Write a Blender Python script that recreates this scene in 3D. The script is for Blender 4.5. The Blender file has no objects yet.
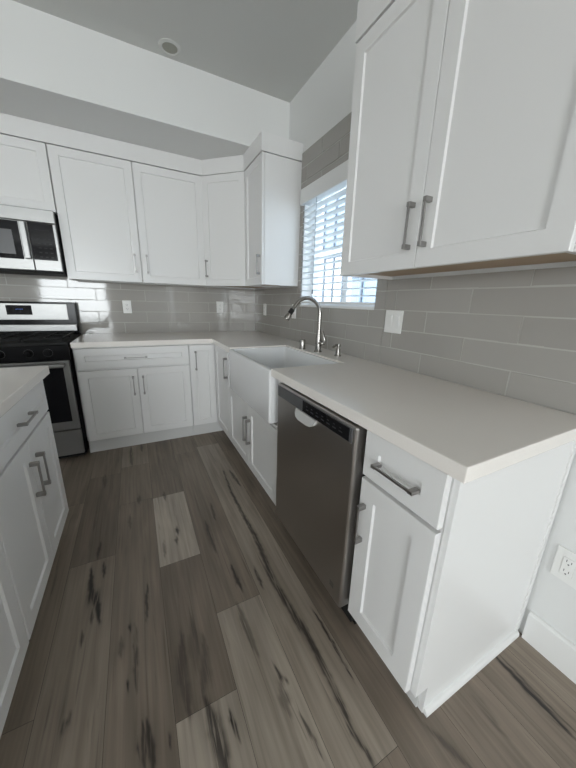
import bpy, bmesh, math, random
import numpy as np
from mathutils import Vector, Matrix

random.seed(7)
C = bpy.context.scene.collection
scene = bpy.context.scene

# ---------------------------------------------------------------- camera
CAM = (-1.2426, -3.255, 1.2341)
YAW, PIT, ROL, FPX = 0.4784, -0.2689, 0.0285, 293.95
s_, c_ = math.sin(YAW), math.cos(YAW)
fwd = Vector((s_*math.cos(PIT), c_*math.cos(PIT), math.sin(PIT)))
rgt = Vector((c_, -s_, 0)); upv = rgt.cross(fwd)
r2 = rgt*math.cos(ROL) + upv*math.sin(ROL)
u2 = -rgt*math.sin(ROL) + upv*math.cos(ROL)
cam_d = bpy.data.cameras.new('camera')
cam_d.sensor_fit = 'VERTICAL'; cam_d.sensor_height = 36.0
cam_d.lens = FPX/768*36.0
cam_d.clip_start = 0.02
cam = bpy.data.objects.new('camera', cam_d); C.objects.link(cam)
cam.matrix_world = Matrix(((r2.x, u2.x, -fwd.x, CAM[0]), (r2.y, u2.y, -fwd.y, CAM[1]),
                           (r2.z, u2.z, -fwd.z, CAM[2]), (0, 0, 0, 1)))
scene.camera = cam

# ---------------------------------------------------------------- sky, daylight, exposure
SKY = 5.0
world = bpy.data.worlds.new('sky'); scene.world = world; world.use_nodes = True
wn = world.node_tree
bgn = wn.nodes['Background']
bgn.inputs['Color'].default_value = (0.86, 0.94, 1.0, 1); bgn.inputs['Strength'].default_value = SKY
scene.view_settings.view_transform = 'Standard'; scene.view_settings.look = 'None'
scene.view_settings.gamma = 1.0; scene.view_settings.use_curve_mapping = False
scene.view_settings.exposure = 0.0
scene.cycles.max_bounces = 10; scene.cycles.diffuse_bounces = 6
scene.cycles.sample_clamp_indirect = 6

def area(name, loc, rot, sx, sy, power, color=(1, 1, 1), portal=False):
    d = bpy.data.lights.new(name, 'AREA'); d.shape = 'RECTANGLE'; d.size = sx; d.size_y = sy
    d.energy = power; d.color = color
    if portal: d.cycles.is_portal = True
    o = bpy.data.objects.new(name, d); C.objects.link(o); o.location = loc; o.rotation_euler = rot
    return o
R90 = math.pi/2
# daylight entering by the big glazed doors of the room behind the viewer; the left lamp is an added warm fill for the right-hand fronts
area('daylight_rear', (-3.07, -10.12, 1.2), (R90, 0, 0), 2.0, 2.25, 215, (0.935, 0.98, 1.0))
area('warm_fill_left', (-5.12, -4.3, 1.45), (R90, 0, -R90), 1.9, 1.6, 7, (1.0, 0.86, 0.70))

# ---------------------------------------------------------------- materials
def mat(name, color, rough=0.5, metal=0.0, spec=0.5, coat=0.0, bump=None, noise=None, emit=None):
    m = bpy.data.materials.new(name); m.use_nodes = True
    nt = m.node_tree; b = nt.nodes['Principled BSDF']
    b.inputs['Base Color'].default_value = (*color, 1)
    b.inputs['Roughness'].default_value = rough; b.inputs['Metallic'].default_value = metal
    b.inputs['Specular IOR Level'].default_value = spec
    if coat:
        b.inputs['Coat Weight'].default_value = coat; b.inputs['Coat Roughness'].default_value = 0.06
    if emit:
        b.inputs['Emission Color'].default_value = (*emit[0], 1); b.inputs['Emission Strength'].default_value = emit[1]
    if noise or bump:
        tc = nt.nodes.new('ShaderNodeTexCoord'); mp = nt.nodes.new('ShaderNodeMapping')
        nt.links.new(tc.outputs['Object'], mp.inputs['Vector'])
        nz = nt.nodes.new('ShaderNodeTexNoise'); nt.links.new(mp.outputs[0], nz.inputs['Vector'])
        sc = (noise or bump)[0]
        mp.inputs['Scale'].default_value = sc if isinstance(sc, tuple) else (sc, sc, sc)
        nz.inputs['Scale'].default_value = 1.0; nz.inputs['Detail'].default_value = 4
        if noise:
            mx = nt.nodes.new('ShaderNodeMix'); mx.data_type = 'RGBA'
            mx.inputs[6].default_value = (*color, 1); mx.inputs[7].default_value = (*noise[1], 1)
            nt.links.new(nz.outputs['Fac'], mx.inputs[0]); nt.links.new(mx.outputs[2], b.inputs['Base Color'])
        if bump:
            bp = nt.nodes.new('ShaderNodeBump'); bp.inputs['Strength'].default_value = bump[1]
            bp.inputs['Distance'].default_value = 0.002
            nt.links.new(nz.outputs['Fac'], bp.inputs['Height']); nt.links.new(bp.outputs[0], b.inputs['Normal'])
    return m
M = {}
M['wall'] = mat('wall_paint', (0.74, 0.745, 0.735), 0.6, bump=(180, 0.06))
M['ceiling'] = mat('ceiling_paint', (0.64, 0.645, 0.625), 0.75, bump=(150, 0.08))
M['trim'] = mat('trim_paint', (0.78, 0.78, 0.77), 0.35)
M['cab'] = mat('cabinet_lacquer', (0.76, 0.757, 0.75), 0.30, bump=(60, 0.02))
M['toe'] = mat('toe_kick_shaded', (0.62, 0.62, 0.61), 0.45)  # darker than the cabinets: shade under the door overhang put into its colour
M['ply'] = mat('plywood', (0.50, 0.38, 0.26), 0.55, noise=((4, 40, 40), (0.40, 0.29, 0.19)))
M['quartz'] = mat('quartz', (0.80, 0.76, 0.715), 0.16, noise=(300, (0.84, 0.80, 0.76)))
M['fireclay'] = mat('fireclay', (0.78, 0.785, 0.79), 0.12)
M['nickel'] = mat('brushed_nickel', (0.36, 0.35, 0.34), 0.30, 1.0)
M['faucet'] = mat('satin_nickel', (0.33, 0.315, 0.295), 0.22, 1.0)
M['steel'] = mat('stainless', (0.33, 0.33, 0.325), 0.40, 1.0, bump=((3, 3, 900), 0.04))
M['steel_d'] = mat('dark_stainless', (0.47, 0.447, 0.43), 0.30, 1.0, bump=((3, 3, 900), 0.04))
M['satin'] = mat('satin_silver', (0.62, 0.61, 0.60), 0.5, 0.35)
M['black'] = mat('black_enamel', (0.010, 0.010, 0.011), 0.14, spec=0.12)
M['blackm'] = mat('black_matte', (0.014, 0.014, 0.014), 0.6, spec=0.2)
M['dglass'] = mat('dark_glass', (0.008, 0.008, 0.010), 0.05, spec=0.22)
M['panel'] = mat('charcoal_panel', (0.075, 0.075, 0.078), 0.3)
M['key'] = mat('key_print', (0.03, 0.03, 0.034), 0.5, spec=0.2)
M['plate'] = mat('white_plastic', (0.80, 0.80, 0.78), 0.3)
M['slot'] = mat('outlet_slot', (0.08, 0.08, 0.08), 0.6)
M['grout'] = mat('grout', (0.47, 0.46, 0.435), 0.85)
M['vinyl'] = mat('vinyl', (0.82, 0.83, 0.84), 0.35)
M['blue'] = mat('clock_glow', (0.02, 0.05, 0.2), 0.4, emit=((0.12, 0.28, 1.0), 0.9))
M['lampglass'] = mat('lamp_lens', (0.34, 0.34, 0.29), 0.35)
M['stucco'] = mat('stucco', (0.74, 0.78, 0.84), 0.9, noise=(9, (0.66, 0.71, 0.79)))
M['concrete'] = mat('concrete', (0.70, 0.69, 0.67), 0.9, noise=(5, (0.64, 0.63, 0.61)))
M['frame_d'] = mat('bronze_frame', (0.10, 0.12, 0.15), 0.5)
M['nglass'] = mat('neighbour_pane', (0.26, 0.33, 0.42), 0.1)
M['rubber'] = mat('rubber', (0.015, 0.015, 0.015), 0.7)

# blind slat: a little light passes through
m = bpy.data.materials.new('blind_slat'); m.use_nodes = True; nt = m.node_tree
b = nt.nodes['Principled BSDF']; b.inputs['Base Color'].default_value = (0.82, 0.83, 0.83, 1); b.inputs['Roughness'].default_value = 0.45
tr = nt.nodes.new('ShaderNodeBsdfTranslucent'); tr.inputs['Color'].default_value = (0.88, 0.91, 0.93, 1)
mx = nt.nodes.new('ShaderNodeMixShader'); mx.inputs[0].default_value = 0.5
nt.links.new(b.outputs[0], mx.inputs[1]); nt.links.new(tr.outputs[0], mx.inputs[2])
nt.links.new(mx.outputs[0], nt.nodes['Material Output'].inputs['Surface']); M['slat'] = m

# thin window glass
m = bpy.data.materials.new('window_glass'); m.use_nodes = True; nt = m.node_tree
nt.nodes.remove(nt.nodes['Principled BSDF'])
t = nt.nodes.new('ShaderNodeBsdfTransparent'); t.inputs['Color'].default_value = (0.95, 0.98, 1, 1)
g = nt.nodes.new('ShaderNodeBsdfGlossy'); g.inputs['Roughness'].default_value = 0.02
lw = nt.nodes.new('ShaderNodeLayerWeight'); lw.inputs['Blend'].default_value = 0.5
pw = nt.nodes.new('ShaderNodeMath'); pw.operation = 'POWER'; pw.inputs[1].default_value = 4.0
nt.links.new(lw.outputs['Facing'], pw.inputs[0])
f = nt.nodes.new('ShaderNodeMath'); f.operation = 'MULTIPLY_ADD'; f.inputs[1].default_value = 0.7; f.inputs[2].default_value = 0.04
nt.links.new(pw.outputs[0], f.inputs[0])
mx = nt.nodes.new('ShaderNodeMixShader')
nt.links.new(f.outputs[0], mx.inputs[0]); nt.links.new(t.outputs[0], mx.inputs[1]); nt.links.new(g.outputs[0], mx.inputs[2])
nt.links.new(mx.outputs[0], nt.nodes['Material Output'].inputs['Surface']); M['glass'] = m

# glazed grey tile, each tile a slightly different tone
m = mat('glazed_tile', (0.36, 0.345, 0.32), 0.06, spec=0.5); nt = m.node_tree; b = nt.nodes['Principled BSDF']
at = nt.nodes.new('ShaderNodeAttribute'); at.attribute_name = 'tone'
mx = nt.nodes.new('ShaderNodeMix'); mx.data_type = 'RGBA'
mx.inputs[6].default_value = (0.35, 0.335, 0.31, 1); mx.inputs[7].default_value = (0.375, 0.36, 0.335, 1)
nt.links.new(at.outputs['Fac'], mx.inputs[0]); nt.links.new(mx.outputs[2], b.inputs['Base Color'])
M['tile'] = m

# floor boards
m = bpy.data.materials.new('weathered_boards'); m.use_nodes = True; nt = m.node_tree; L = nt.links
b = nt.nodes['Principled BSDF']; b.inputs['Roughness'].default_value = 0.42
def N(t): return nt.nodes.new(t)
tc = N('ShaderNodeTexCoord'); tone = N('ShaderNodeAttribute'); tone.attribute_name = 'tone'
seed = N('ShaderNodeAttribute'); seed.attribute_name = 'seed'
stk = N('ShaderNodeAttribute'); stk.attribute_name = 'streak'
cmb = N('ShaderNodeCombineXYZ'); L.new(seed.outputs['Fac'], cmb.inputs['X']); L.new(seed.outputs['Fac'], cmb.inputs['Z'])
add = N('ShaderNodeVectorMath'); add.operation = 'ADD'; L.new(tc.outputs['Object'], add.inputs[0]); L.new(cmb.outputs[0], add.inputs[1])
def noise(scale, detail=5, dist=0.0):
    mp = N('ShaderNodeMapping'); mp.inputs['Scale'].default_value = scale; L.new(add.outputs[0], mp.inputs['Vector'])
    n = N('ShaderNodeTexNoise'); n.inputs['Scale'].default_value = 1; n.inputs['Detail'].default_value = detail
    n.inputs['Distortion'].default_value = dist; L.new(mp.outputs[0], n.inputs['Vector']); return n.outputs['Fac']
def ramp(src, stops):
    r = N('ShaderNodeValToRGB'); L.new(src, r.inputs[0]); e = r.color_ramp.elements
    e[0].position, e[0].color = stops[0][0], (*stops[0][1], 1); e[1].position, e[1].color = stops[-1][0], (*stops[-1][1], 1)
    for p, c in stops[1:-1]:
        q = e.new(p); q.color = (*c, 1)
    return r.outputs[0]
def mix(fac, a, c, mode='MIX'):
    x = N('ShaderNodeMix'); x.data_type = 'RGBA'; x.blend_type = mode
    if isinstance(fac, float): x.inputs[0].default_value = fac
    else: L.new(fac, x.inputs[0])
    for i, v in ((6, a), (7, c)):
        if isinstance(v, tuple): x.inputs[i].default_value = (*v, 1)
        else: L.new(v, x.inputs[i])
    return x.outputs[2]
base = ramp(tone.outputs['Fac'], [(0.0, (0.172, 0.138, 0.109)), (0.5, (0.262, 0.216, 0.172)), (1.0, (0.44, 0.388, 0.33))])
grain = ramp(noise((55, 2.2, 1), 6, 0.6), [(0.25, (0.72, 0.71, 0.70)), (0.75, (1.18, 1.17, 1.16))])
col = mix(1.0, base, grain, 'MULTIPLY')
cloud = ramp(noise((7, 1.6, 1), 3, 0.8), [(0.3, (0.80, 0.79, 0.78)), (0.7, (1.15, 1.15, 1.15))])
col = mix(1.0, col, cloud, 'MULTIPLY')
fine = ramp(noise((62, 2.2, 1), 3, 1.2), [(0.63, (0, 0, 0)), (0.70, (1, 1, 1))])
fm = N('ShaderNodeMath'); fm.operation = 'MULTIPLY'; fm.inputs[1].default_value = 0.35; L.new(fine, fm.inputs[0])
col = mix(fm.outputs[0], col, (0.045, 0.035, 0.028))
brk = ramp(noise((150, 9, 1), 3, 0.5), [(0.34, (0.35, 0.35, 0.35)), (0.48, (1, 1, 1))])
sm = N('ShaderNodeMath'); sm.operation = 'MULTIPLY'; L.new(stk.outputs['Fac'], sm.inputs[0]); L.new(brk, sm.inputs[1])
col = mix(sm.outputs[0], col, (0.020, 0.015, 0.012))
L.new(col, b.inputs['Base Color'])
bp = N('ShaderNodeBump'); bp.inputs['Strength'].default_value = 0.15; bp.inputs['Distance'].default_value = 0.002
L.new(noise((60, 3, 1), 4), bp.inputs['Height']); L.new(bp.outputs[0], b.inputs['Normal'])
M['board'] = m

# ---------------------------------------------------------------- mesh helpers
def box(bm, x0, x1, y0, y1, z0, z1, bev=0.0, seg=2):
    x0, x1 = sorted((x0, x1)); y0, y1 = sorted((y0, y1)); z0, z1 = sorted((z0, z1))
    t = bmesh.new()
    bmesh.ops.create_cube(t, size=1.0)
    for v in t.verts:
        v.co = ((x0+x1)/2 + v.co.x*(x1-x0), (y0+y1)/2 + v.co.y*(y1-y0), (z0+z1)/2 + v.co.z*(z1-z0))
    if bev: bmesh.ops.bevel(t, geom=list(t.edges), offset=bev, segments=seg, affect='EDGES', profile=0.5)
    merge(bm, t)
def merge(bm, t):
    me = bpy.data.meshes.new('tmp'); t.to_mesh(me); t.free(); bm.from_mesh(me); bpy.data.meshes.remove(me)
def prism(bm, pts, axis, a, b, bev=0.0, seg=2):
    """polygon pts in the plane across `axis`, pulled from a to b"""
    t = bmesh.new()
    def P(p, q):
        return {'x': (q, p[0], p[1]), 'y': (p[0], q, p[1]), 'z': (p[0], p[1], q)}[axis]
    lo = [t.verts.new(P(p, a)) for p in pts]; hi = [t.verts.new(P(p, b)) for p in pts]
    n = len(pts)
    t.faces.new(lo); t.faces.new(hi)
    for i in range(n): t.faces.new((lo[i], lo[(i+1) % n], hi[(i+1) % n], hi[i]))
    bmesh.ops.recalc_face_normals(t, faces=list(t.faces))
    if bev: bmesh.ops.bevel(t, geom=list(t.edges), offset=bev, segments=seg, affect='EDGES', profile=0.5)
    merge(bm, t)
def lathe(bm, prof, center=(0, 0, 0), axis=(0, 0, 1), n=24):
    """prof: list of (radius, height) along axis"""
    q = Vector((0, 0, 1)).rotation_difference(Vector(axis)); c = Vector(center)
    rings = []
    for r, h in prof:
        if r < 1e-6: rings.append([bm.verts.new(c + q @ Vector((0, 0, h)))])
        else: rings.append([bm.verts.new(c + q @ Vector((r*math.cos(2*math.pi*i/n), r*math.sin(2*math.pi*i/n), h))) for i in range(n)])
    for a, b_ in zip(rings, rings[1:]):
        for i in range(n):
            j = (i+1) % n
            if len(a) == 1 and len(b_) == 1: continue
            if len(a) == 1: bm.faces.new((a[0], b_[j], b_[i]))
            elif len(b_) == 1: bm.faces.new((a[i], a[j], b_[0]))
            else: bm.faces.new((a[i], a[j], b_[j], b_[i]))
def tube(bm, pts, rad, n=14):
    pts = [Vector(p) for p in pts]; rings = []
    up = None
    for i, p in enumerate(pts):
        d = (pts[min(i+1, len(pts)-1)] - pts[max(i-1, 0)]).normalized()
        if up is None: up = d.orthogonal().normalized()
        up = (up - d*up.dot(d)).normalized(); w = d.cross(up)
        r = rad[i] if isinstance(rad, (list, tuple)) else rad
        rings.append([bm.verts.new(p + up*math.cos(2*math.pi*k/n)*r + w*math.sin(2*math.pi*k/n)*r) for k in range(n)])
    for a, b_ in zip(rings, rings[1:]):
        for k in range(n): bm.faces.new((a[k], a[(k+1) % n], b_[(k+1) % n], b_[k]))
    bm.faces.new(rings[0][::-1]); bm.faces.new(rings[-1])
def obj(name, bm, m, parent=None, smooth=False):
    bmesh.ops.recalc_face_normals(bm, faces=list(bm.faces))
    me = bpy.data.meshes.new(name); bm.to_mesh(me); bm.free()
    for x in (m if isinstance(m, list) else [m]): me.materials.append(x)
    if smooth:
        for p in me.polygons: p.use_smooth = True
        me.set_sharp_from_angle(angle=math.radians(35))
    o = bpy.data.objects.new(name, me); C.objects.link(o)
    if parent: o.parent = parent
    return o
def tag(o, label, cat, group=None):
    o['label'] = label; o['category'] = cat
    if group: o['group'] = group
    return o
def thing(name, label, cat, loc=(0, 0, 0), rot=0.0, group=None):
    o = bpy.data.objects.new(name, None); C.objects.link(o); o.empty_display_size = 0.05
    o.location = loc; o.rotation_euler = (0, 0, rot)
    return tag(o, label, cat, group)
def struct(name, bm, m, label=None, parent=None):
    o = obj(name, bm, m, parent); o['kind'] = 'structure'
    if label: o['label'] = label
    return o
def BM(): return bmesh.new()
def bx(name, m, parent, *a, **k):
    bm = BM(); box(bm, *a, **k); return obj(name, bm, m, parent)

def shaker(name, parent, x0, x1, z0, z1, yf, rail=0.057, t=0.02, rec=0.008, m=None):
    """frame-and-panel front; its face looks to -y at yf"""
    bm = BM()
    def ring(xa, xb, za, zb, y): return [bm.verts.new(p) for p in ((xa, y, za), (xb, y, za), (xb, y, zb), (xa, y, zb))]
    A = ring(x0, x1, z0, z1, yf+t)
    e = 0.0018
    B0 = ring(x0, x1, z0, z1, yf+e); B = ring(x0+e, x1-e, z0+e, z1-e, yf)
    D0 = ring(x0+rail, x1-rail, z0+rail, z1-rail, yf)
    d = 0.0035
    D1 = ring(x0+rail+d, x1-rail-d, z0+rail+d, z1-rail-d, yf+rec)
    bm.faces.new(A)
    for P, Q in ((A, B0), (B0, B), (B, D0), (D0, D1)):
        for i in range(4):
            j = (i+1) % 4; bm.faces.new((P[i], P[j], Q[j], Q[i]))
    bm.faces.new(D1)
    return obj(name, bm, m or M['cab'], parent)
def pull(parent, x, z, yf, length, vertical=True, out=0.030):
    """square bar pull with block feet, centred at x, z on the face yf"""
    bm = BM(); h = length/2; w = 0.0038
    if vertical:
        box(bm, x-w, x+w, yf-out, yf-out+0.007, z-h, z+h, 0.001)
        for s in (-1, 1): box(bm, x-0.007, x+0.007, yf-out-0.001, yf, z+s*h-0.008, z+s*h+0.008, 0.0015)
    else:
        box(bm, x-h, x+h, yf-out, yf-out+0.007, z-w, z+w, 0.001)
        for s in (-1, 1): box(bm, x+s*h-0.008, x+s*h+0.008, yf-out-0.001, yf, z-0.0055, z+0.0055, 0.0015)
    o = obj('handle', bm, M['nickel'], parent); o['label'] = 'brushed nickel bar handle'
    return o

# ================================================================ SETTING
CEIL = 2.738; BULK_Y = -0.755; BULK_Z = 2.376
WY0, WY1, WZ0, WZ1 = -1.925, -1.056, 1.222, 2.03          # kitchen window opening in the right wall
TILE_TOP = 2.312; TILE_END = -2.93; CAB_Z = 1.368; DOOR_TOP = 2.256

# ---- floor boards (run away from the viewer), one mesh
STREAKS = [
([(-0.756,-1.316),(-0.775,-1.561),(-0.776,-1.837),(-0.770,-1.987),(-0.778,-2.138),(-0.792,-2.269),(-0.782,-2.406),(-0.775,-2.509),(-0.765,-2.535),(-0.767,-2.660),(-0.769,-2.749),(-0.780,-2.841),(-0.770,-2.912)],0.01,0.9),
([(-0.696,-2.486),(-0.693,-2.582),(-0.695,-2.662),(-0.697,-2.742)],0.004,1),
([(-0.900,-2.752),(-0.890,-2.847)],0.004,0.8),
([(-0.712,-1.321),(-0.699,-1.522)],0.008,0.8),
([(-0.927,-1.643),(-0.935,-1.781)],0.006,0.7),
([(-0.990,-1.791),(-0.989,-2.004)],0.009,0.6),
([(-0.940,-2.139),(-0.935,-2.262)],0.008,0.9),
([(-0.844,-2.197),(-0.847,-2.293)],0.005,0.9),
([(-1.144,-1.762),(-1.145,-1.802)],0.008,0.9),
([(-1.155,-1.844),(-1.157,-1.866)],0.008,0.8),
([(-1.218,-1.837),(-1.222,-1.934)],0.006,0.5),
([(-1.180,-1.398),(-1.180,-1.466)],0.008,0.6),
([(-1.513,-1.713),(-1.519,-1.797)],0.007,0.7),
([(-1.538,-1.877),(-1.525,-2.009),(-1.501,-2.050),(-1.483,-2.149)],0.01,1),
([(-1.487,-1.859),(-1.483,-1.927)],0.006,0.9),
([(-1.306,-2.073),(-1.313,-2.141),(-1.315,-2.231)],0.005,0.8),
([(-1.376,-0.627),(-1.369,-0.931)],0.01,0.7),
([(-1.298,-0.580),(-1.294,-0.721)],0.008,0.7),
([(-1.328,-1.375),(-1.329,-1.429)],0.01,0.6),
([(-1.541,-1.016),(-1.532,-1.152)],0.01,0.5),
([(-1.379,-1.546),(-1.378,-1.652)],0.006,0.5),
([(-1.512,-2.100),(-1.508,-2.146)],0.005,0.8),
([(-1.537,-2.176),(-1.532,-2.220)],0.004,0.8),
([(-1.373,-2.227),(-1.373,-2.244)],0.006,1),
([(-1.356,-2.236),(-1.355,-2.346),(-1.356,-2.447)],0.006,0.7),
([(-1.380,-2.423),(-1.380,-2.438)],0.005,1),
([(-1.338,-2.555),(-1.338,-2.651)],0.006,0.8),
([(-1.326,-2.561),(-1.314,-2.663)],0.008,0.9),
([(-1.350,-2.597),(-1.350,-2.614)],0.005,0.8),
([(-1.271,-2.618),(-1.270,-2.632)],0.005,0.9),
([(-1.404,-2.267),(-1.403,-2.322)],0.007,0.5),
([(-1.551,-2.463),(-1.538,-2.443)],0.008,0.7),
([(-1.200,-2.366),(-1.215,-2.470),(-1.209,-2.580)],0.014,0.6),
([(-1.157,-2.348),(-1.168,-2.454)],0.02,0.35),
([(-1.126,-2.402),(-1.137,-2.486),(-1.166,-2.565)],0.012,0.5),
([(-1.155,-2.601),(-1.143,-2.692),(-1.136,-2.751)],0.016,0.9),
([(-1.097,-2.647),(-1.090,-2.704)],0.006,1),
([(-0.973,-2.338),(-0.967,-2.433),(-0.963,-2.526)],0.01,0.5),
([(-0.920,-2.595),(-0.917,-2.629),(-0.901,-2.652)],0.004,0.9),
([(-0.927,-2.666),(-0.933,-2.715)],0.014,0.5),
([(-0.178,-2.926),(-0.186,-3.052),(-0.190,-3.158)],0.008,1),
([(-0.158,-2.929),(-0.171,-3.073),(-0.168,-3.150)],0.004,0.7),
([(-0.566,-2.949),(-0.531,-3.050)],0.008,0.5),
([(-0.361,-2.943),(-0.373,-3.044)],0.01,0.4)
]
SV = []
for pts, w, st in STREAKS:
    SV.append((np.array(pts), w, st))
def streak_at(P):
    """P (n,2) -> darkness of the knots and cracks of the wood"""
    out = np.zeros(len(P))
    for pts, w, st in SV:
        lo = pts.min(0) - 0.06; hi = pts.max(0) + 0.06
        k = np.where(((P > lo) & (P < hi)).all(1))[0]
        if not len(k): continue
        Q = P[k].copy()
        Q[:, 0] += 0.0012*np.sin(Q[:, 1]*70) + 0.0014*np.sin(Q[:, 1]*231+1)
        best = np.full(len(k), 9.0); n = len(pts)-1
        for i in range(n):
            a, b_ = pts[i], pts[i+1]; d = b_-a; L2 = (d*d).sum() + 1e-9
            t = np.clip(((Q-a) @ d)/L2, 0, 1); pr = a + t[:, None]*d
            u = (i+t)/n; ww = w*(0.35 + 0.9*np.sin(np.pi*np.clip(u, 0.02, 0.98))**0.6)
            dx = (Q[:, 0]-pr[:, 0]); dy = (Q[:, 1]-pr[:, 1])*0.25
            best = np.minimum(best, np.sqrt(dx*dx+dy*dy)/ww)
        out[k] = np.maximum(out[k], st*(np.exp(-best**4*0.8)*0.8 + 0.2*np.exp(-best**2*0.35)))
    return np.clip(out*1.0, 0, 1)
PW = 0.19; X0 = -1.25
JOINTS = {  # column index (0 starts at x=-1.25) -> {first joints}, tones by segment
    -2: ([-1.02, -1.82, -2.95], [0.35, 0.15, 0.55, 0.4]),
    -1: ([-0.95, -1.42, -2.70], [0.55, 0.30, 0.28, 0.35]),
    0: ([-1.43, -1.996, -2.597, -3.2], [0.22, 0.95, 0.2, 0.85, 0.3]),
    1: ([-0.90, -2.325, -3.3], [0.3, 0.25, 0.78, 0.4]),
    2: ([-0.834, -2.93], [0.2, 0.68, 0.3]),
    3: ([-1.0, -3.15], [0.2, 0.3, 0.3]),
    4: ([-1.2, -2.75], [0.4, 0.45, 0.4]),
    5: ([-2.2], [0.4, 0.42]),
    6: ([-1.5, -3.4], [0.4, 0.55, 0.5]),
    -3: ([-1.3, -2.4], [0.3, 0.35, 0.4]),
}
verts, faces, tone_v, seed_v = [], [], [], []
rnd = random.Random(5)
for ci in range(-20, 7):
    x0 = X0 + ci*PW; x1 = x0 + PW
    if x1 > 0.0: x1 = 0.0
    if x0 >= -0.001: continue
    if ci in JOINTS: js, tn = JOINTS[ci]; tn = list(tn)
    else: js, tn = [-rnd.uniform(0.4, 1.6)], [rnd.uniform(0.2, 0.6), rnd.uniform(0.2, 0.6)]
    js = list(js)
    while js[-1] > -8.6:
        js.append(js[-1] - rnd.uniform(0.9, 1.3)); tn.append(rnd.uniform(0.15, 0.7))
    ys = [0.0] + js + [-10.0]
    for k in range(len(ys)-1):
        ya, yb = ys[k], ys[k+1]; g = 0.0005
        a, b_, c, d = x0+g, x1-g, ya-g, yb+g
        near = (-4 <= ci <= 6) and ya > -3.4
        nx = max(2, int((b_-a)/0.003)) if near else 1
        ny = max(2, int((c-d)/0.016)) if near else 1
        o = len(verts)
        sd = rnd.uniform(0, 60)
        for j in range(ny+1):
            for i in range(nx+1):
                verts.append((a+(b_-a)*i/nx, c+(d-c)*j/ny, 0.0)); tone_v.append(tn[k]); seed_v.append(sd)
        for j in range(ny):
            for i in range(nx):
                p = o+j*(nx+1)+i; faces.append((p, p+nx+1, p+nx+2, p+1))
me = bpy.data.meshes.new('floor'); me.from_pydata(verts, [], faces)
P = np.array(verts)[:, :2]
for nm, arr in (('tone', np.array(tone_v)), ('seed', np.array(seed_v)), ('streak', streak_at(P))):
    at = me.attributes.new(nm, 'FLOAT', 'POINT'); at.data.foreach_set('value', arr.astype(np.float32))
me.materials.append(M['board'])
fl = bpy.data.objects.new('floor', me); C.objects.link(fl); fl['kind'] = 'structure'
bm = BM(); box(bm, -5.15, 0.15, -10.15, 0.15, -0.12, -0.002)
sub = struct('floor_slab', bm, M['rubber'])

# ---- walls
bm = BM(); box(bm, -5.15, 0.15, 0, 0.14, 0, CEIL); struct('wall_back', bm, M['wall'])
bm = BM()
box(bm, 0, 0.15, -10.15, -9.95, 0, CEIL); box(bm, 0, 0.15, -9.95, -7.95, 0, 0.38); box(bm, 0, 0.15, -9.95, -7.95, 2.15, CEIL); box(bm, 0, 0.15, -7.95, WY0, 0, CEIL); box(bm, 0, 0.15, WY1, 0, 0, CEIL)
box(bm, 0, 0.15, WY0, WY1, 0, WZ0); box(bm, 0, 0.15, WY0, WY1, WZ1, CEIL)
struct('wall_right', bm, M['wall'])
bm = BM()
box(bm, -5.15, -5, -10.15, -5.3, 0, CEIL); box(bm, -5.15, -5, -3.3, 0, 0, CEIL)
box(bm, -5.15, -5, -5.3, -3.3, 0, 0.6); box(bm, -5.15, -5, -5.3, -3.3, 2.25, CEIL)
struct('wall_left', bm, M['wall'])
bm = BM()
RX0, RX1 = -4.1, -2.03
box(bm, -5, RX0, -10.15, -10.0, 0, CEIL); box(bm, RX1, 0, -10.15, -10.0, 0, CEIL)
box(bm, RX0, RX1, -10.15, -10.0, 2.35, CEIL)
struct('wall_rear', bm, M['wall'])
bm = BM()
for a in ((RX0, RX0+0.06), (RX1-0.06, RX1)): box(bm, a[0], a[1], -10.1, -10.04, 0, 2.35)
box(bm, RX0, RX1, -10.1, -10.04, 2.29, 2.35); box(bm, RX0, RX1, -10.1, -10.04, 0, 0.05)
struct('door_1', bm, M['vinyl'])
bm = BM(); box(bm, -5.15, 0.15, -10.15, 0.15, CEIL, CEIL+0.1); struct('ceiling', bm, M['ceiling'])
bm = BM(); box(bm, -5, 0, BULK_Y, 0, BULK_Z, CEIL); struct('trim_1', bm, M['wall'], 'white boxed bulkhead hanging under the ceiling above the back cabinets')
bm = BM()
prism(bm, [(0, 0.0), (-0.015, 0.0), (-0.015, 0.118), (-0.009, 0.126), (0, 0.128)], 'y', -10.0, -2.931)
struct('baseboard_right', bm, M['trim'])

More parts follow.
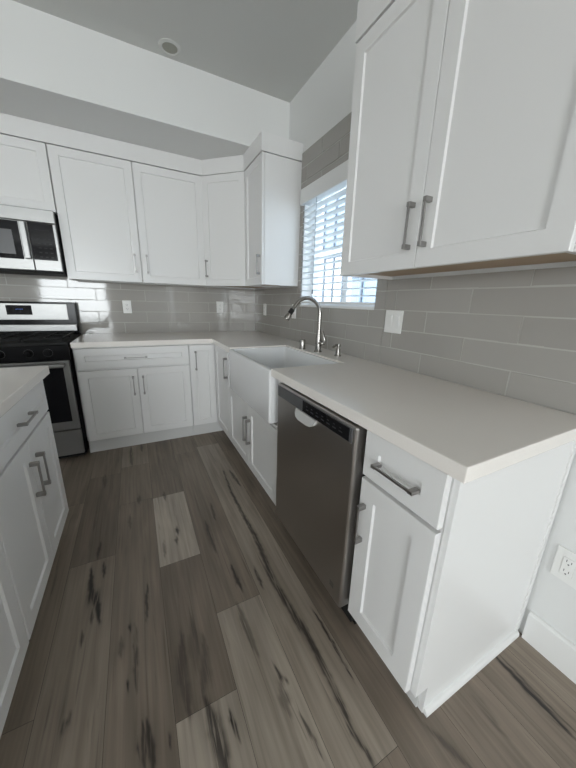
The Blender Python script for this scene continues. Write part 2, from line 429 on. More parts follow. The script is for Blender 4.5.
# ---- grey tile splashback, single tiles on a grout bed
def tiles(name, plane, regions, hole, off0, label):
    bm = BM(); tl = bm.verts.layers.float.new('tone'); rr = random.Random(3)
    TH, TW, G = 0.1, 0.4, 0.0016
    def put(a0, a1, z0, z1, tone):
        if a1-a0 < 0.006 or z1-z0 < 0.006: return
        t = bmesh.new(); bmesh.ops.create_cube(t, size=1)
        for v in t.verts:
            h, y, z = v.co
            p = (a0+a1)/2 + h*(a1-a0); q = -0.0055 + y*0.007 ; zz = (z0+z1)/2 + z*(z1-z0)
            v.co = (p, q, zz)
        tilt = rr.uniform(-0.0004, 0.0004); tv = rr.uniform(-0.0002, 0.0002)
        for v in t.verts:
            if v.co.y < -0.005: v.co.y += tilt*(1 if v.co.x > (a0+a1)/2 else -1) + tv*(1 if v.co.z > (z0+z1)/2 else -1)
        fr = [f for f in t.faces if f.normal.y < -0.9]
        bmesh.ops.bevel(t, geom=[e for f in fr for e in f.edges], offset=0.0018, segments=2, affect='EDGES')
        n0 = len(bm.verts); merge(bm, t); bm.verts.ensure_lookup_table()
        for i in range(n0, len(bm.verts)): bm.verts[i][tl] = tone
    for (A0, A1, Z0, Z1) in regions:
        r = 0; z = 0.912
        while z < Z1:
            a = off0 + (0.2 if r % 2 else 0.0)
            k = math.floor((A0-a)/TW)
            x = a + k*TW
            while x < A1:
                tone = random.Random(int((x+9)*1000)*31+r).random()
                p0, p1 = max(x+G, A0), min(x+TW-G, A1); q0, q1 = max(z+G, Z0), min(z+TH-G, Z1)
                if hole and p1 > hole[0] and p0 < hole[1] and q1 > hole[2] and q0 < hole[3]:
                    put(p0, min(p1, hole[0]), q0, q1, tone); put(max(p0, hole[1]), p1, q0, q1, tone)
                    m0, m1 = max(p0, hole[0]), min(p1, hole[1])
                    put(m0, m1, q0, min(q1, hole[2]), tone); put(m0, m1, max(q0, hole[3]), q1, tone)
                else: put(p0, p1, q0, q1, tone)
                x += TW
            z += TH; r += 1
        # grout bed
    gb = BM()
    for (A0, A1, Z0, Z1) in regions:
        if hole and A1 > hole[0] and A0 < hole[1]:
            box(gb, A0, hole[0], -0.0072, -0.0005, Z0, Z1); box(gb, hole[1], A1, -0.0072, -0.0005, Z0, Z1)
            box(gb, hole[0], hole[1], -0.0072, -0.0005, Z0, hole[2]); box(gb, hole[0], hole[1], -0.0072, -0.0005, hole[3], Z1)
        else: box(gb, A0, A1, -0.0072, -0.0005, Z0, Z1)
    o = struct(name, bm, M['tile'], label)
    g = struct(name + '_grout', gb, M['grout']); g.parent = o
    if plane == 'x': o.rotation_euler = (0, 0, -R90)          # local x -> world -y
    return o
tiles('wall_back_tile', 'y', [(-2.9, -0.0, 0.90, CAB_Z+0.0), (-2.44, -1.685, CAB_Z, 1.40)], None, -0.13, 'glossy grey tile splashback on the back wall')
tiles('wall_right_tile', 'x', [(0.009, 1.0, 0.90, CAB_Z), (1.0, 2.01, 0.90, TILE_TOP), (2.01, -TILE_END, 0.90, CAB_Z)],
      (-WY1, -WY0, WZ0, WZ1), 2.28-2.4, 'glossy grey tile splashback on the window wall')

# ---- kitchen window
win = bpy.data.objects.new('window_1', None); C.objects.link(win); win['kind'] = 'structure'
bm = BM()
f = 0.03
box(bm, 0.085, 0.135, WY0, WY0+f, WZ0, WZ1); box(bm, 0.085, 0.135, WY1-f, WY1, WZ0, WZ1)
box(bm, 0.085, 0.135, WY0+f, WY1-f, WZ0, WZ0+f); box(bm, 0.085, 0.135, WY0+f, WY1-f, WZ1-f, WZ1)
box(bm, 0.09, 0.13, -1.53, -1.48, WZ0+f, WZ1-f)
struct('window_frame', bm, M['vinyl'], parent=win)
bm = BM(); box(bm, 0.108, 0.112, WY0+f, -1.53, WZ0+f, WZ1-f); box(bm, 0.108, 0.112, -1.48, WY1-f, WZ0+f, WZ1-f)
struct('pane', bm, M['glass'], parent=win)
bm = BM(); box(bm, -0.016, 0.085, WY0+0.001, WY1-0.001, WZ0-0.014, WZ0+0.003, 0.003)
struct('window_sill', bm, M['trim'], parent=win)
# ---- outside
bm = BM(); box(bm, 0.16, 30, -40, 30, -0.5, -0.3); box(bm, -40, 0.16, -40, -10.16, -0.5, -0.3); box(bm, -40, -5.16, -10.16, 30, -0.5, -0.3)
struct('floor_outside', bm, M['concrete'])
bm = BM(); box(bm, 4.0, 4.3, -8, 14, -0.3, 7.0); nb = struct('wall_neighbour', bm, M['stucco'])
for y0, y1, z0, z1, pm in ((3.68, 4.72, 2.8, 4.1, 'nglass'), (3.72, 4.60, 1.2, 2.5, 'vinyl'), (2.3, 3.45, 1.25, 1.9, 'nglass')):
    bm = BM()
    for q in ((y0-0.06, y0, z0-0.06, z1+0.06), (y1, y1+0.06, z0-0.06, z1+0.06), (y0, y1, z0-0.06, z0), (y0, y1, z1, z1+0.06), ((y0+y1)/2-0.025, (y0+y1)/2+0.025, z0, z1)):
        box(bm, 3.94, 4.0, *q)
    fr = struct('window_frame', bm, M['frame_d'], parent=nb)
    bm = BM(); box(bm, 3.98, 3.999, y0, y1, z0, z1); struct('pane', bm, M[pm], parent=fr)

# ================================================================ COUNTERTOPS
CT, CBt = 0.914, 0.874
bm = BM()
SX, SY0, SY1 = -0.198, -1.932, -1.193     # sink cut-out
prism(bm, [(-1.674, -0.0105), (-0.0105, -0.0105), (-0.0105, -2.945), (-0.655, -2.945), (-0.655, SY0), (SX, SY0), (SX, SY1),
           (-0.655, SY1), (-0.655, -0.655), (-1.674, -0.655)], 'z', CBt, CT, 0.0025)
tag(obj('countertop', bm, M['quartz']), 'pale quartz countertop running along the back wall and around to the sink', 'countertop')
bm = BM(); prism(bm, [(-2.75, -1.505), (-1.632, -1.505), (-1.632, -3.02), (-2.75, -3.02)], 'z', CBt, CT, 0.003)
tag(obj('island_countertop', bm, M['quartz']), 'pale quartz countertop on the island at the left edge', 'countertop')

# ================================================================ BASE CABINETS
Z0, ZD, ZT = 0.118, 0.862, CBt
def carcass(root, w, z0=0.115, z1=CBt-0.001, d=0.608):
    return bx('cabinet_body', M['cab'], root, 0.001, w-0.001, -d, -0.012, z0, z1)
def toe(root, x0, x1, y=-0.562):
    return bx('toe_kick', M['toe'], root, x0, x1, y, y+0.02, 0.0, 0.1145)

# back run: drawer over two doors
w = 0.822
r = thing('base_cabinet', 'white shaker base cabinet with one wide drawer over two doors beside the range', 'cabinet', (-1.674, 0, 0), group=None)
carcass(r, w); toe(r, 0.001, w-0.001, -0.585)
dr = shaker('drawer', r, 0.012, w-0.003, 0.706, ZD, -0.63); pull(dr, w/2, 0.782, -0.63, 0.15, False)
for a, b_, hx in ((0.012, w/2-0.002, w/2-0.036), (w/2+0.002, w-0.003, w/2+0.036)):
    d = shaker('door', r, a, b_, Z0, 0.69, -0.63); pull(d, hx, 0.55, -0.63, 0.138)
# corner with two doors meeting at the inner corner
r = thing('corner_base_cabinet', 'white corner base cabinet with two narrow doors meeting in the inner corner', 'cabinet', (0, 0, 0))
bm = BM(); prism(bm, [(-0.851, -0.012), (-0.012, -0.012), (-0.012, -1.054), (-0.608, -1.054), (-0.608, -0.608), (-0.851, -0.608)], 'z', 0.115, CBt-0.001)
obj('cabinet_body', bm, M['cab'], r)
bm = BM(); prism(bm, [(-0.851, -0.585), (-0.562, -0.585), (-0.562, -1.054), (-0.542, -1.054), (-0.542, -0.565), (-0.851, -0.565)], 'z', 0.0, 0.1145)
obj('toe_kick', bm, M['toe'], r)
d = shaker('door', r, -0.848, -0.636, Z0, ZD, -0.63, rail=0.05); pull(d, -0.80, 0.725, -0.63, 0.15)
d = shaker('door', r, 0, 0.414, Z0, ZD, -0.63); d.rotation_euler = (0, 0, -R90); d.location = (0, -0.638, 0)
pull(d, 0.385, 0.725, -0.63, 0.15)
# sink base
w = 0.95
r = thing('sink_base_cabinet', 'white sink base cabinet with two short doors under the farmhouse sink', 'cabinet', (0, -1.055, 0), -R90)
bm = BM()
box(bm, 0.001, w-0.001, -0.608, -0.012, 0.115, 0.594)
box(bm, 0.001, 0.118, -0.608, -0.012, 0.594, CBt-0.001); box(bm, 0.902, w-0.001, -0.624, -0.012, 0.594, CBt-0.001)
obj('cabinet_body', bm, M['cab'], r)
bx('apron_rail', M['cab'], r, 0.118, 0.902, -0.626, -0.609, 0.585, 0.603)
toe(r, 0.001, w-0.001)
for a, b_, hx in ((0.004, 0.455, 0.425), (0.459, 0.916, 0.49)):
    d = shaker('door', r, a, b_, Z0, 0.58, -0.63); pull(d, hx, 0.40, -0.63, 0.16)
bx('filler_strip', M['cab'], r, 0.919, 0.949, -0.624, -0.609, 0.118, 0.594)
# end of the run
w = 0.281
r = thing('base_cabinet', 'narrow white base cabinet with drawer over door, near end beside the dishwasher', 'cabinet', (0, -2.614, 0), -R90)
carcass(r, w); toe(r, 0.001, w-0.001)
dr = shaker('drawer', r, 0.003, w-0.003, 0.705, ZD, -0.63, rail=0.06); pull(dr, w/2, 0.775, -0.63, 0.135, False)
d = shaker('door', r, 0.003, w-0.003, Z0, 0.692, -0.63, rail=0.062); pull(d, 0.03, 0.535, -0.63, 0.13)
bm = BM(); prism(bm, [(-0.609, 0.115), (-0.609, CBt-0.001), (-0.012, CBt-0.001), (-0.012, 0.0), (-0.556, 0.0), (-0.556, 0.115)], 'x', w, w+0.017, 0.001)
ep = obj('end_panel', bm, M['cab'], r)
bm = BM(); prism(bm, [(w+0.017, 0.0), (w+0.031, 0.0), (w+0.029, 0.012), (w+0.023, 0.02), (w+0.017, 0.022)], 'y', -0.552, -0.02); obj('shoe_moulding', bm, M['trim'], r)
bx('scribe_strip', M['trim'], r, w+0.017, w+0.022, -0.032, -0.012, 0.025, CBt-0.002)

# island units (fronts face the aisle)
IY = -1.517
def island(y_far, w, label):
    r = thing('island_cabinet', label, 'cabinet', (-2.27, y_far-w, 0), R90, 'island cabinets')
    bx('cabinet_body', M['cab'], r, 0.001, w-0.001, -0.588, 0.35, 0.115, CBt-0.001)
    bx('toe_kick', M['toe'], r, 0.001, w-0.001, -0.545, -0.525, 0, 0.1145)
    dr = shaker('drawer', r, 0.003, w-0.003, 0.70, ZD, -0.61); pull(dr, w/2+0.01, 0.778, -0.61, 0.13, False)
    for a, b_, hx in ((0.003, w/2-0.002, w/2-0.042), (w/2+0.002, w-0.003, w/2+0.042)):
        d = shaker('door', r, a, b_, Z0, 0.688, -0.61); pull(d, hx+0.012, 0.535, -0.61, 0.135)
    return r
island(IY, 0.715, 'white island cabinet with a drawer over two doors at the far end, facing the dishwasher')
island(IY-0.717, 0.762, 'white island cabinet cut off by the lower left edge of the picture')

# ================================================================ WALL CABINETS
def wall_box(r, w, h, d=0.308):
    bm = BM(); box(bm, 0.0005, w-0.0005, -d, -0.001, 0.022, h)
    for a in (0.0005, w-0.0185): box(bm, a, a+0.018, -d, -0.001, 0.001, 0.022)
    obj('cabinet_body', bm, M['cab'], r)
    bx('bottom_panel', M['ply'], r, 0.019, w-0.019, -d, -0.012, 0.016, 0.0215)['label'] = 'bare wood underside'
FH = BULK_Z - CAB_Z - 0.0015; DT = DOOR_TOP - CAB_Z
def filler(r, w, z0, y=-0.335, h=FH, x0=0.0):
    return bx('top_filler', M['cab'], r, x0+0.0003, w-0.0003, y, -0.002, z0+0.005, h)
# above the microwave
w = 0.766
r = thing('wall_cabinet', 'short white wall cabinet above the microwave', 'cabinet', (-2.442, 0, 1.826))
wall_box(r, w, DOOR_TOP-1.826)
for a, b_ in ((0.003, w/2-0.0015), (w/2+0.0015, w-0.003)): shaker('door', r, a, b_, 0, DOOR_TOP-1.826, -0.33)
# tall pair of doors
w = 1.063
r = thing('wall_cabinet', 'wide white wall cabinet with two tall doors between the microwave and the corner', 'cabinet', (-1.675, 0, CAB_Z))
wall_box(r, w, DT)
m_ = 0.528
for a, b_, hx in ((0.004, m_-0.0025, m_-0.045), (m_+0.0025, w-0.003, m_+0.045)):
    d = shaker('door', r, a, b_, 0, DT, -0.33); pull(d, hx, 0.148, -0.33, 0.13)
filler(r, w, DT, x0=-0.767)
# diagonal corner
r = thing('corner_wall_cabinet', 'white diagonal corner wall cabinet with a single narrow door', 'cabinet', (0, 0, CAB_Z))
FP = lambda e: [(-0.6115, -0.001), (-0.001, -0.001), (-0.001, -0.6095), (-0.308-e, -0.6095), (-0.6115, -0.308-e)]
bm = BM(); prism(bm, FP(0), 'z', 0.022, DT); obj('cabinet_body', bm, M['cab'], r)
bm = BM(); prism(bm, [(-0.60, -0.012), (-0.012, -0.012), (-0.012, -0.60), (-0.308, -0.60), (-0.60, -0.308)], 'z', 0.016, 0.0215); obj('bottom_panel', bm, M['ply'], r)['label'] = 'bare wood underside'
bm = BM(); prism(bm, FP(0.027), 'z', DT+0.005, FH); obj('top_filler', bm, M['cab'], r)
d = shaker('door', r, 0.011, 0.418, 0, DT, -0.0215, rail=0.055); d.rotation_euler = (0, 0, -math.pi/4); d.location = (-0.6115, -0.308, 0)
pull(d, 0.037, 0.148, -0.0215, 0.13)
# side cabinet before the window
w = 0.388
r = thing('wall_cabinet', 'narrow white wall cabinet on the right wall between the corner and the window', 'cabinet', (0, -0.61, CAB_Z), -R90)
wall_box(r, w, DT)
d = shaker('door', r, 0.012, w-0.002, 0, DT, -0.33); pull(d, w-0.035, 0.148, -0.33, 0.13)
filler(r, w+0.004, DT)
# large cabinet over the dishwasher end
w = 0.882
r = thing('wall_cabinet', 'large white wall cabinet with two doors above the counter right of the window', 'cabinet', (0, -2.0105, CAB_Z), -R90)
wall_box(r, w, DT)
for a, b_, hx in ((0.002, w/2-0.0015, w/2-0.034), (w/2+0.0015, w-0.002, w/2+0.034)):
    d = shaker('door', r, a, b_, 0, DT, -0.33); pull(d, hx, 0.14, -0.33, 0.135)
filler(r, w, DT, h=FH+0.012)

# ================================================================ SINK AND TAPS
bm = BM()
sx0, sx1, sy0, sy1, st_, sb = -0.662, -0.150, -1.9295, -1.1955, 0.905, 0.612
ox = [(sx0, sy0), (sx1, sy0), (sx1, sy1), (sx0, sy1)]
def rr_loop(bm, x0, x1, y0, y1, r, z, n=5):
    vs = []
    for cx, cy, a0 in ((x1-r, y1-r, 0), (x0+r, y1-r, 90), (x0+r, y0+r, 180), (x1-r, y0+r, 270)):
        for k in range(n+1):
            a = math.radians(a0+90*k/n); vs.append(bm.verts.new((cx+r*math.cos(a), cy+r*math.sin(a), z)))
    return vs
loops = [rr_loop(bm, sx0+0.004, -0.201, sy0+0.004, sy1-0.004, 0.010, sb),
         rr_loop(bm, sx0, -0.201, sy0, sy1, 0.012, sb+0.006),
         rr_loop(bm, sx0, -0.201, sy0, sy1, 0.012, st_-0.006),
         rr_loop(bm, sx0+0.005, -0.203, sy0+0.005, sy1-0.005, 0.010, st_),
         rr_loop(bm, sx0+0.024, -0.221, sy0+0.022, sy1-0.022, 0.022, st_),
         rr_loop(bm, sx0+0.029, -0.225, sy0+0.027, sy1-0.027, 0.022, st_-0.008),
         rr_loop(bm, sx0+0.034, -0.230, sy0+0.032, sy1-0.032, 0.03, 0.69),
         rr_loop(bm, sx0+0.06, -0.258, sy0+0.06, sy1-0.06, 0.03, 0.668)]
bm.faces.new(loops[0])
for a, b_ in zip(loops, loops[1:]):
    n = len(a)
    for i in range(n): bm.faces.new((a[i], a[(i+1) % n], b_[(i+1) % n], b_[i]))
bm.faces.new(loops[-1])
snk = thing('farmhouse_sink', 'white apron front farmhouse sink set into the counter under the window', 'sink')
obj('basin', bm, M['fireclay'], snk, True)
bm = BM(); lathe(bm, [(0, 0.001), (0.025, 0.001), (0.045, 0.004), (0.045, 0), (0, 0)], (-0.42, -1.56, 0.6685)); obj('drain', bm, M['steel'], snk, True)

fy = -1.555
fx = -0.136
r = thing('faucet', 'brushed nickel gooseneck kitchen faucet with pull-down spray head behind the sink', 'faucet', (fx, fy, CT))
bm = BM(); lathe(bm, [(0, 0), (0.027, 0), (0.027, 0.006), (0.0215, 0.012), (0.0205, 0.06), (0.019, 0.09), (0.0155, 0.125), (0.013, 0.16), (0, 0.16)]); obj('base', bm, M['faucet'], r, True)
bm = BM()
pts = [(0, 0, 0.15), (0, 0, 0.20), (0, 0, 0.256)]
R = 0.098
for k in range(1, 15):
    a = math.pi*k/14*0.83; pts.append((-R+R*math.cos(a), 0.012*k/14, 0.256+R*math.sin(a)))
ex, ey, ez = pts[-1]; dv = Vector(pts[-1])-Vector(pts[-2]); dv.normalize()
pts.append(tuple(Vector(pts[-1])+dv*0.012))
tube(bm, pts, [0.0135]*3+[0.0125]*(len(pts)-3), 16); obj('spout', bm, M['faucet'], r, True)
hd = Vector(pts[-1])
bm = BM(); lathe(bm, [(0, -0.004), (0.0125, -0.004), (0.0135, 0.02), (0.0145, 0.022), (0.0145, 0.05), (0.022, 0.088), (0.021, 0.093), (0, 0.093)], tuple(hd), tuple(dv)); obj('spray_head', bm, M['faucet'], r, True)
bm = BM(); lathe(bm, [(0, 0.018), (0.0152, 0.018), (0.0158, 0.022), (0.0162, 0.048), (0.0150, 0.052), (0, 0.052)], tuple(hd), tuple(dv)); obj('spray_button', bm, M['blackm'], r, True)
bm = BM(); lathe(bm, [(0, 0.0), (0.016, 0.0), (0.016, 0.03), (0.012, 0.034), (0, 0.034)], (0.004, -0.014, 0.062), (0.3, -1, 0.1))
tube(bm, [(0.012, -0.042, 0.064), (0.016, -0.052, 0.085), (0.010, -0.040, 0.125), (0.006, -0.032, 0.148)], [0.011, 0.010, 0.007, 0.005], 12); obj('lever', bm, M['faucet'], r, True)

r = thing('air_gap', 'short brushed nickel air gap cap left of the faucet', 'air gap', (-0.168, -1.395, CT))
bm = BM(); lathe(bm, [(0, 0), (0.024, 0), (0.024, 0.004), (0.0205, 0.006), (0.0205, 0.062), (0.018, 0.068), (0, 0.069)]); obj('cap', bm, M['faucet'], r, True)
r = thing('soap_dispenser', 'brushed nickel soap dispenser pump right of the faucet', 'soap dispenser', (-0.10, -1.735, CT))
bm = BM(); lathe(bm, [(0, 0), (0.022, 0), (0.022, 0.006), (0.016, 0.010), (0.0145, 0.045), (0, 0.045)]); obj('collar', bm, M['faucet'], r, True)
bm = BM(); lathe(bm, [(0, 0.045), (0.008, 0.045), (0.008, 0.06), (0.0145, 0.062), (0.0145, 0.076), (0, 0.078)]); tube(bm, [(-0.005, -0.002, 0.07), (-0.03, -0.012, 0.071), (-0.05, -0.02, 0.066), (-0.055, -0.022, 0.058)], [0.008, 0.0075, 0.007, 0.006], 12); obj('pump_head', bm, M['faucet'], r, True)

# ================================================================ DISHWASHER
r = thing('dishwasher', 'dark stainless dishwasher between the sink cabinet and the end cabinet', 'dishwasher', (0, -2.0085, 0), -R90)
bx('tub', M['blackm'], r, 0.001, 0.601, -0.60, -0.02, 0.03, 0.868)
bx('toe_kick', M['blackm'], r, 0.002, 0.60, -0.575, -0.555, 0.0, 0.10)
bx('door', M['steel_d'], r, 0.004, 0.590, -0.655, -0.603, 0.112, 0.863, 0.010, seg=3)
bx('control_strip', M['panel'], r, 0.014, 0.575, -0.6575, -0.65, 0.800, 0.853, 0.003)
cp = bx('control_panel', M['black'], r, 0.256, 0.56, -0.6595, -0.652, 0.803, 0.850, 0.002)
bm = BM()
for k in range(7): box(bm, 0.285+k*0.037, 0.305+k*0.037, -0.6600, -0.6588, 0.818, 0.823); box(bm, 0.288+k*0.037, 0.298+k*0.037, -0.6600, -0.6588, 0.832, 0.835)
obj('control_legend', bm, M['key'], cp)
bm = BM()
hp = [(0.205, 0.80), (0.365, 0.80), (0.360, 0.782), (0.345, 0.770), (0.32, 0.765), (0.25, 0.765), (0.225, 0.770), (0.21, 0.782)]
prism(bm, hp, 'y', -0.664, -0.652, 0.002)
for v in bm.verts:
    if v.co.y < -0.658: v.co.y = -0.6615 - (0.80-v.co.z)*0.42
obj('pocket_handle', bm, M['satin'], r)['label'] = 'bright curved pocket handle'
bm = BM(); box(bm, 0.52, 0.545, -0.6562, -0.654, 0.165, 0.19, 0.0008); bd = obj('badge', bm, M['steel'], r)

# ================================================================ RANGE
r = thing('range', 'stainless and black gas range against the back wall', 'range', (-2.442, 0, 0))
W = 0.758
bx('oven_body', M['black'], r, 0.0, W, -0.635, -0.02, 0.03, 0.90)
bm = BM(); box(bm, 0.0, W, -0.668, -0.02, 0.90, 0.922, 0.004); obj('cooktop', bm, M['blackm'], r)
bm = BM(); prism(bm, [(-0.635, 0.795), (-0.672, 0.795), (-0.668, 0.899), (-0.635, 0.899)], 'x', 0.0, W, 0.003); pnl = obj('knob_panel', bm, M['black'], r)
for k in (-0.256, -0.15, 0.0, 0.15, 0.256):
    bm = BM(); lathe(bm, [(0, 0), (0.026, 0), (0.026, 0.006), (0.021, 0.010), (0.019, 0.034), (0.017, 0.037), (0, 0.037)], (W/2+k, -0.669, 0.85), (0, -1, 0.03))
    box(bm, W/2+k-0.004, W/2+k+0.004, -0.712, -0.70, 0.832, 0.868, 0.001); kn = obj('knob', bm, M['black'], r, True)
    bm = BM(); lathe(bm, [(0.0262, 0.0), (0.0275, 0.0), (0.0275, 0.004), (0.0262, 0.004)], (W/2+k, -0.6695, 0.85), (0, -1, 0.03)); obj('knob_ring', bm, M['panel'], kn, True)
od = bx('oven_door', M['steel'], r, 0.012, W-0.012, -0.672, -0.637, 0.256, 0.788, 0.004)
bx('oven_window', M['dglass'], od, 0.052, W-0.052, -0.6745, -0.669, 0.325, 0.74, 0.002)
bm = BM(); box(bm, 0.03, W-0.03, -0.735, -0.712, 0.748, 0.775, 0.008, 3)
for s in (0.05, W-0.05): box(bm, s-0.016, s+0.016, -0.716, -0.67, 0.75, 0.774, 0.003)
obj('door_handle', bm, M['steel'], od)
bx('drawer', M['steel'], r, 0.012, W-0.012, -0.668, -0.637, 0.048, 0.248, 0.004)
bx('base_plinth', M['blackm'], r, 0.02, W-0.02, -0.60, -0.05, 0.0, 0.03)
bg = bx('backguard', M['black'], r, 0.0, W, -0.095, -0.018, 0.922, 1.186, 0.006)
bx('backguard_panel', M['steel'], bg, 0.062, W-0.062, -0.0985, -0.094, 1.043, 1.172, 0.002)
dsp = bx('clock_display', M['dglass'], bg, W/2-0.08, W/2+0.08, -0.1005, -0.098, 1.083, 1.158, 0.001)
bm = BM()
def seg7(bm, ch, x, z, s, y0, y1):
    t = s*0.16
    S = {'a': (0, s, 2*s-t, 2*s), 'g': (0, s, s-t/2, s+t/2), 'd': (0, s, 0, t), 'f': (0, t, s, 2*s), 'b': (s-t, s, s, 2*s), 'e': (0, t, 0, s), 'c': (s-t, s, 0, s)}
    D = {'-': 'g'}
    for q in D.get(ch, ch): a = S[q]; box(bm, x+a[0], x+a[1], y0, y1, z+a[2], z+a[3])
for k in range(4): seg7(bm, '-', W/2-0.022+k*0.0125, 1.118, 0.009, -0.1012, -0.1004)
obj('clock_digits', bm, M['blue'], bg)['label'] = 'blue lit clock dashes'
bx('reflection_strip', M['steel'], bg, 0.03, W-0.012, -0.105, -0.094, 0.95, 1.004, 0.003)  # steel strip put in for the bright reflection at the back of the cooktop
for gx0, gx1 in ((0.03, 0.256), (0.266, 0.492), (0.496, 0.728)):
    bm = BM(); z0, z1 = 0.936, 0.948
    for y in (-0.62, -0.52, -0.36, -0.20, -0.13): box(bm, gx0, gx1, y-0.005, y+0.005, z0, z1, 0.002)
    for x in (gx0+0.005, (gx0+gx1)/2, gx1-0.005): box(bm, x-0.005, x+0.005, -0.625, -0.125, z0, z1, 0.002)
    for x in (gx0+0.006, gx1-0.006):
        for y in (-0.62, -0.36, -0.13): box(bm, x-0.005, x+0.005, y-0.005, y+0.005, 0.921, z0)
    obj('grate', bm, M['blackm'], r)
for x, y in ((0.146, -0.50), (0.146, -0.24), (0.379, -0.37), (0.612, -0.50), (0.612, -0.24)):
    bm = BM(); lathe(bm, [(0, 0), (0.046, 0), (0.044, 0.006), (0.034, 0.007), (0.034, 0.012), (0, 0.013)], (x, y, 0.9215)); obj('burner', bm, M['blackm'], r, True)

# ================================================================ MICROWAVE
r = thing('microwave', 'stainless and black over-the-range microwave under the short wall cabinet', 'microwave', (-2.442, 0, 1.397))
bx('case', M['blackm'], r, 0.001, W, -0.375, -0.012, 0.0, 0.424)
bx('vent_grille', M['blackm'], r, 0.02, W-0.02, -0.392, -0.376, -0.0, 0.012)
bx('top_strip', M['steel'], r, 0.0, W, -0.40, -0.376, 0.338, 0.423, 0.004)
cpn = bx('control_column', M['steel'], r, 0.598, W, -0.40, -0.376, 0.014, 0.336, 0.004)
kp = bx('keypad', M['dglass'], cpn, 0.601, W-0.018, -0.4025, -0.398, 0.088, 0.332, 0.001)
for i in range(3):
    for j in range(5): bx('key', M['key'], cpn, 0.638+i*0.032, 0.654+i*0.032, -0.4031, -0.4022, 0.105+j*0.03, 0.112+j*0.03)
bx('display_bar', M['key'], cpn, 0.635, 0.715, -0.4031, -0.4022, 0.285, 0.288)
dr = bx('door', M['steel'], r, 0.0, 0.596, -0.40, -0.376, 0.014, 0.336, 0.004)
dw = bx('door_glass', M['dglass'], dr, 0.03, 0.545, -0.4025, -0.398, 0.085, 0.330, 0.001)
bx('window_mesh', M['panel'], dr, 0.075, 0.505, -0.4032, -0.402, 0.115, 0.272)
bm = BM(); box(bm, 0.553, 0.590, -0.428, -0.408, 0.088, 0.332, 0.006, 3)
for z in (0.11, 0.31): box(bm, 0.56, 0.583, -0.412, -0.398, z-0.012, z+0.012)
obj('door_handle', bm, M['steel'], dr)

# ================================================================ OUTLETS AND SWITCHES
def outlet(label, loc, rot, w=0.072, h=0.118, gangs=1, kind='outlet', group=None):
    r = thing('wall_outlet' if kind == 'outlet' else 'light_switch', label, 'outlet' if kind == 'outlet' else 'light switch', loc, rot, group)
    bx('cover_plate', M['plate'], r, -w/2, w/2, -0.0065, 0.0, -h/2, h/2, 0.0025)
    for g in range(gangs):
        cx = (g-(gangs-1)/2)*0.047
        if kind == 'outlet':
            fc = bx('receptacle', M['plate'], r, cx-0.017, cx+0.017, -0.0085, -0.006, -0.034, 0.034, 0.002)
            bm = BM()
            for z in (-0.019, 0.019):
                box(bm, cx-0.0075, cx-0.0055, -0.0088, -0.0080, z-0.001, z+0.008); box(bm, cx+0.0055, cx+0.0075, -0.0088, -0.0080, z-0.001, z+0.007)
                lathe(bm, [(0, 0), (0.0026, 0), (0.0026, 0.0008), (0, 0.0008)], (cx, -0.0080, z-0.008), (0, -1, 0), 10)
            obj('slots', bm, M['slot'], fc)
        else:
            bm = BM(); prism(bm, [(-0.006, -0.034), (-0.0075, -0.034), (-0.0125, 0.034), (-0.006, 0.034)], 'x', cx-0.0165, cx+0.0165, 0.001); obj('rocker', bm, M['plate'], r)
    return r
TF = -0.0095
outlet('white wall outlet on the back tile nearest the range', (-1.293, TF, 1.157), 0)
outlet('white wall outlet on the back tile beside the corner', (-0.412, TF, 1.17), 0)
outlet('white wall outlet on the window wall tile just right of the corner', (TF, -0.305, 1.16), -R90)
outlet('white wall outlet behind the faucet head, below the wall cabinet', (TF, -0.955, 1.165), -R90)
outlet('white double rocker switch plate on the tile right of the window', (TF, -2.085, 1.153), -R90, w=0.118, gangs=2, kind='switch')
outlet('white wall outlet low on the white wall above the baseboard', (-0.0005, -2.985, 0.39), -R90, w=0.078, h=0.122)

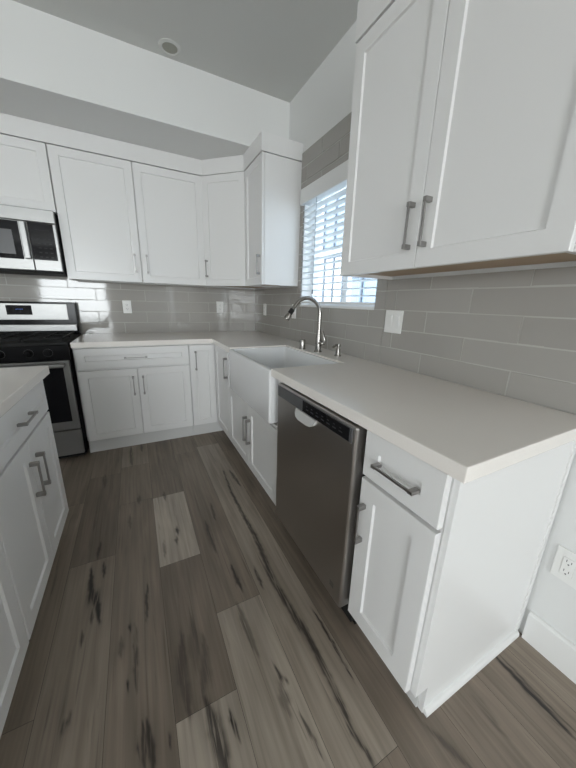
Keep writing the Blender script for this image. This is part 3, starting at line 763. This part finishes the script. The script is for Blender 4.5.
# ================================================================ BLIND
BX = 0.004
r = thing('window_blind', 'white wide-slat blind hanging in the window over the sink', 'blind', (BX, (WY0+WY1)/2, WZ1))
hw = (WY1-WY0)/2 - 0.012
bm = BM(); box(bm, -0.046, -0.032, -hw-0.02, hw+0.018, -0.080, 0.022, 0.003); box(bm, -0.033, -0.0145, hw+0.006, hw+0.018, -0.080, 0.022); box(bm, -0.033, -0.0145, -hw-0.02, -hw-0.008, -0.080, 0.022)
obj('valance', bm, M['trim'], r)
bx('headrail', M['trim'], r, -0.025, 0.025, -hw, hw, -0.045, -0.003)
pitch = 0.0445; z = -0.075; a = math.radians(-5)
while z > WZ0-WZ1+0.05:
    bm = BM(); n = 6; top = []; bot = []
    for k in range(n+1):
        u = (k/n-0.5)*0.05; cr = 0.0025*(1-(2*k/n-1)**2)
        p = Vector((u*math.cos(a) - cr*math.sin(a), 0, u*math.sin(a) + cr*math.cos(a)))
        top.append((p.x, p.z+0.0012)); bot.append((p.x, p.z-0.0012))
    prism(bm, [(q[0], q[1]+z) for q in top+bot[::-1]], 'y', -hw, hw)
    obj('slat', bm, M['slat'], r); z -= pitch
bx('bottom_rail', M['trim'], r, -0.022, 0.022, -hw, hw, WZ0-WZ1+0.014, WZ0-WZ1+0.028, 0.004)
for y in (-0.30, 0.0, 0.30):
    bm = BM()
    for x in (-0.027, 0.027): tube(bm, [(x, y, -0.05), (x, y, WZ0-WZ1+0.03)], 0.0008, 6)
    obj('ladder_cord', bm, M['trim'], r)
bm = BM(); tube(bm, [(-0.031, 0.225, -0.06), (-0.031, 0.225, -0.70)], 0.0014, 8); lathe(bm, [(0, 0), (0.0055, 0.0), (0.004, 0.03), (0, 0.032)], (-0.031, 0.225, -0.725)); obj('lift_cord', bm, M['frame_d'], r)

# ================================================================ CEILING LIGHT
r = thing('recessed_ceiling_light', 'small round recessed ceiling light near the bulkhead, switched off', 'ceiling light', (-0.885, -0.85, CEIL))
bm = BM(); lathe(bm, [(0.046, -0.001), (0.066, 0.0), (0.066, -0.004), (0.050, -0.009), (0.046, -0.006), (0.042, -0.0012)], n=32); obj('trim_ring', bm, M['ceiling'], r, True)
bm = BM(); lathe(bm, [(0, -0.0015), (0.045, -0.0012), (0.047, -0.004), (0, -0.0045)], n=32); obj('lens', bm, M['lampglass'], r, True)
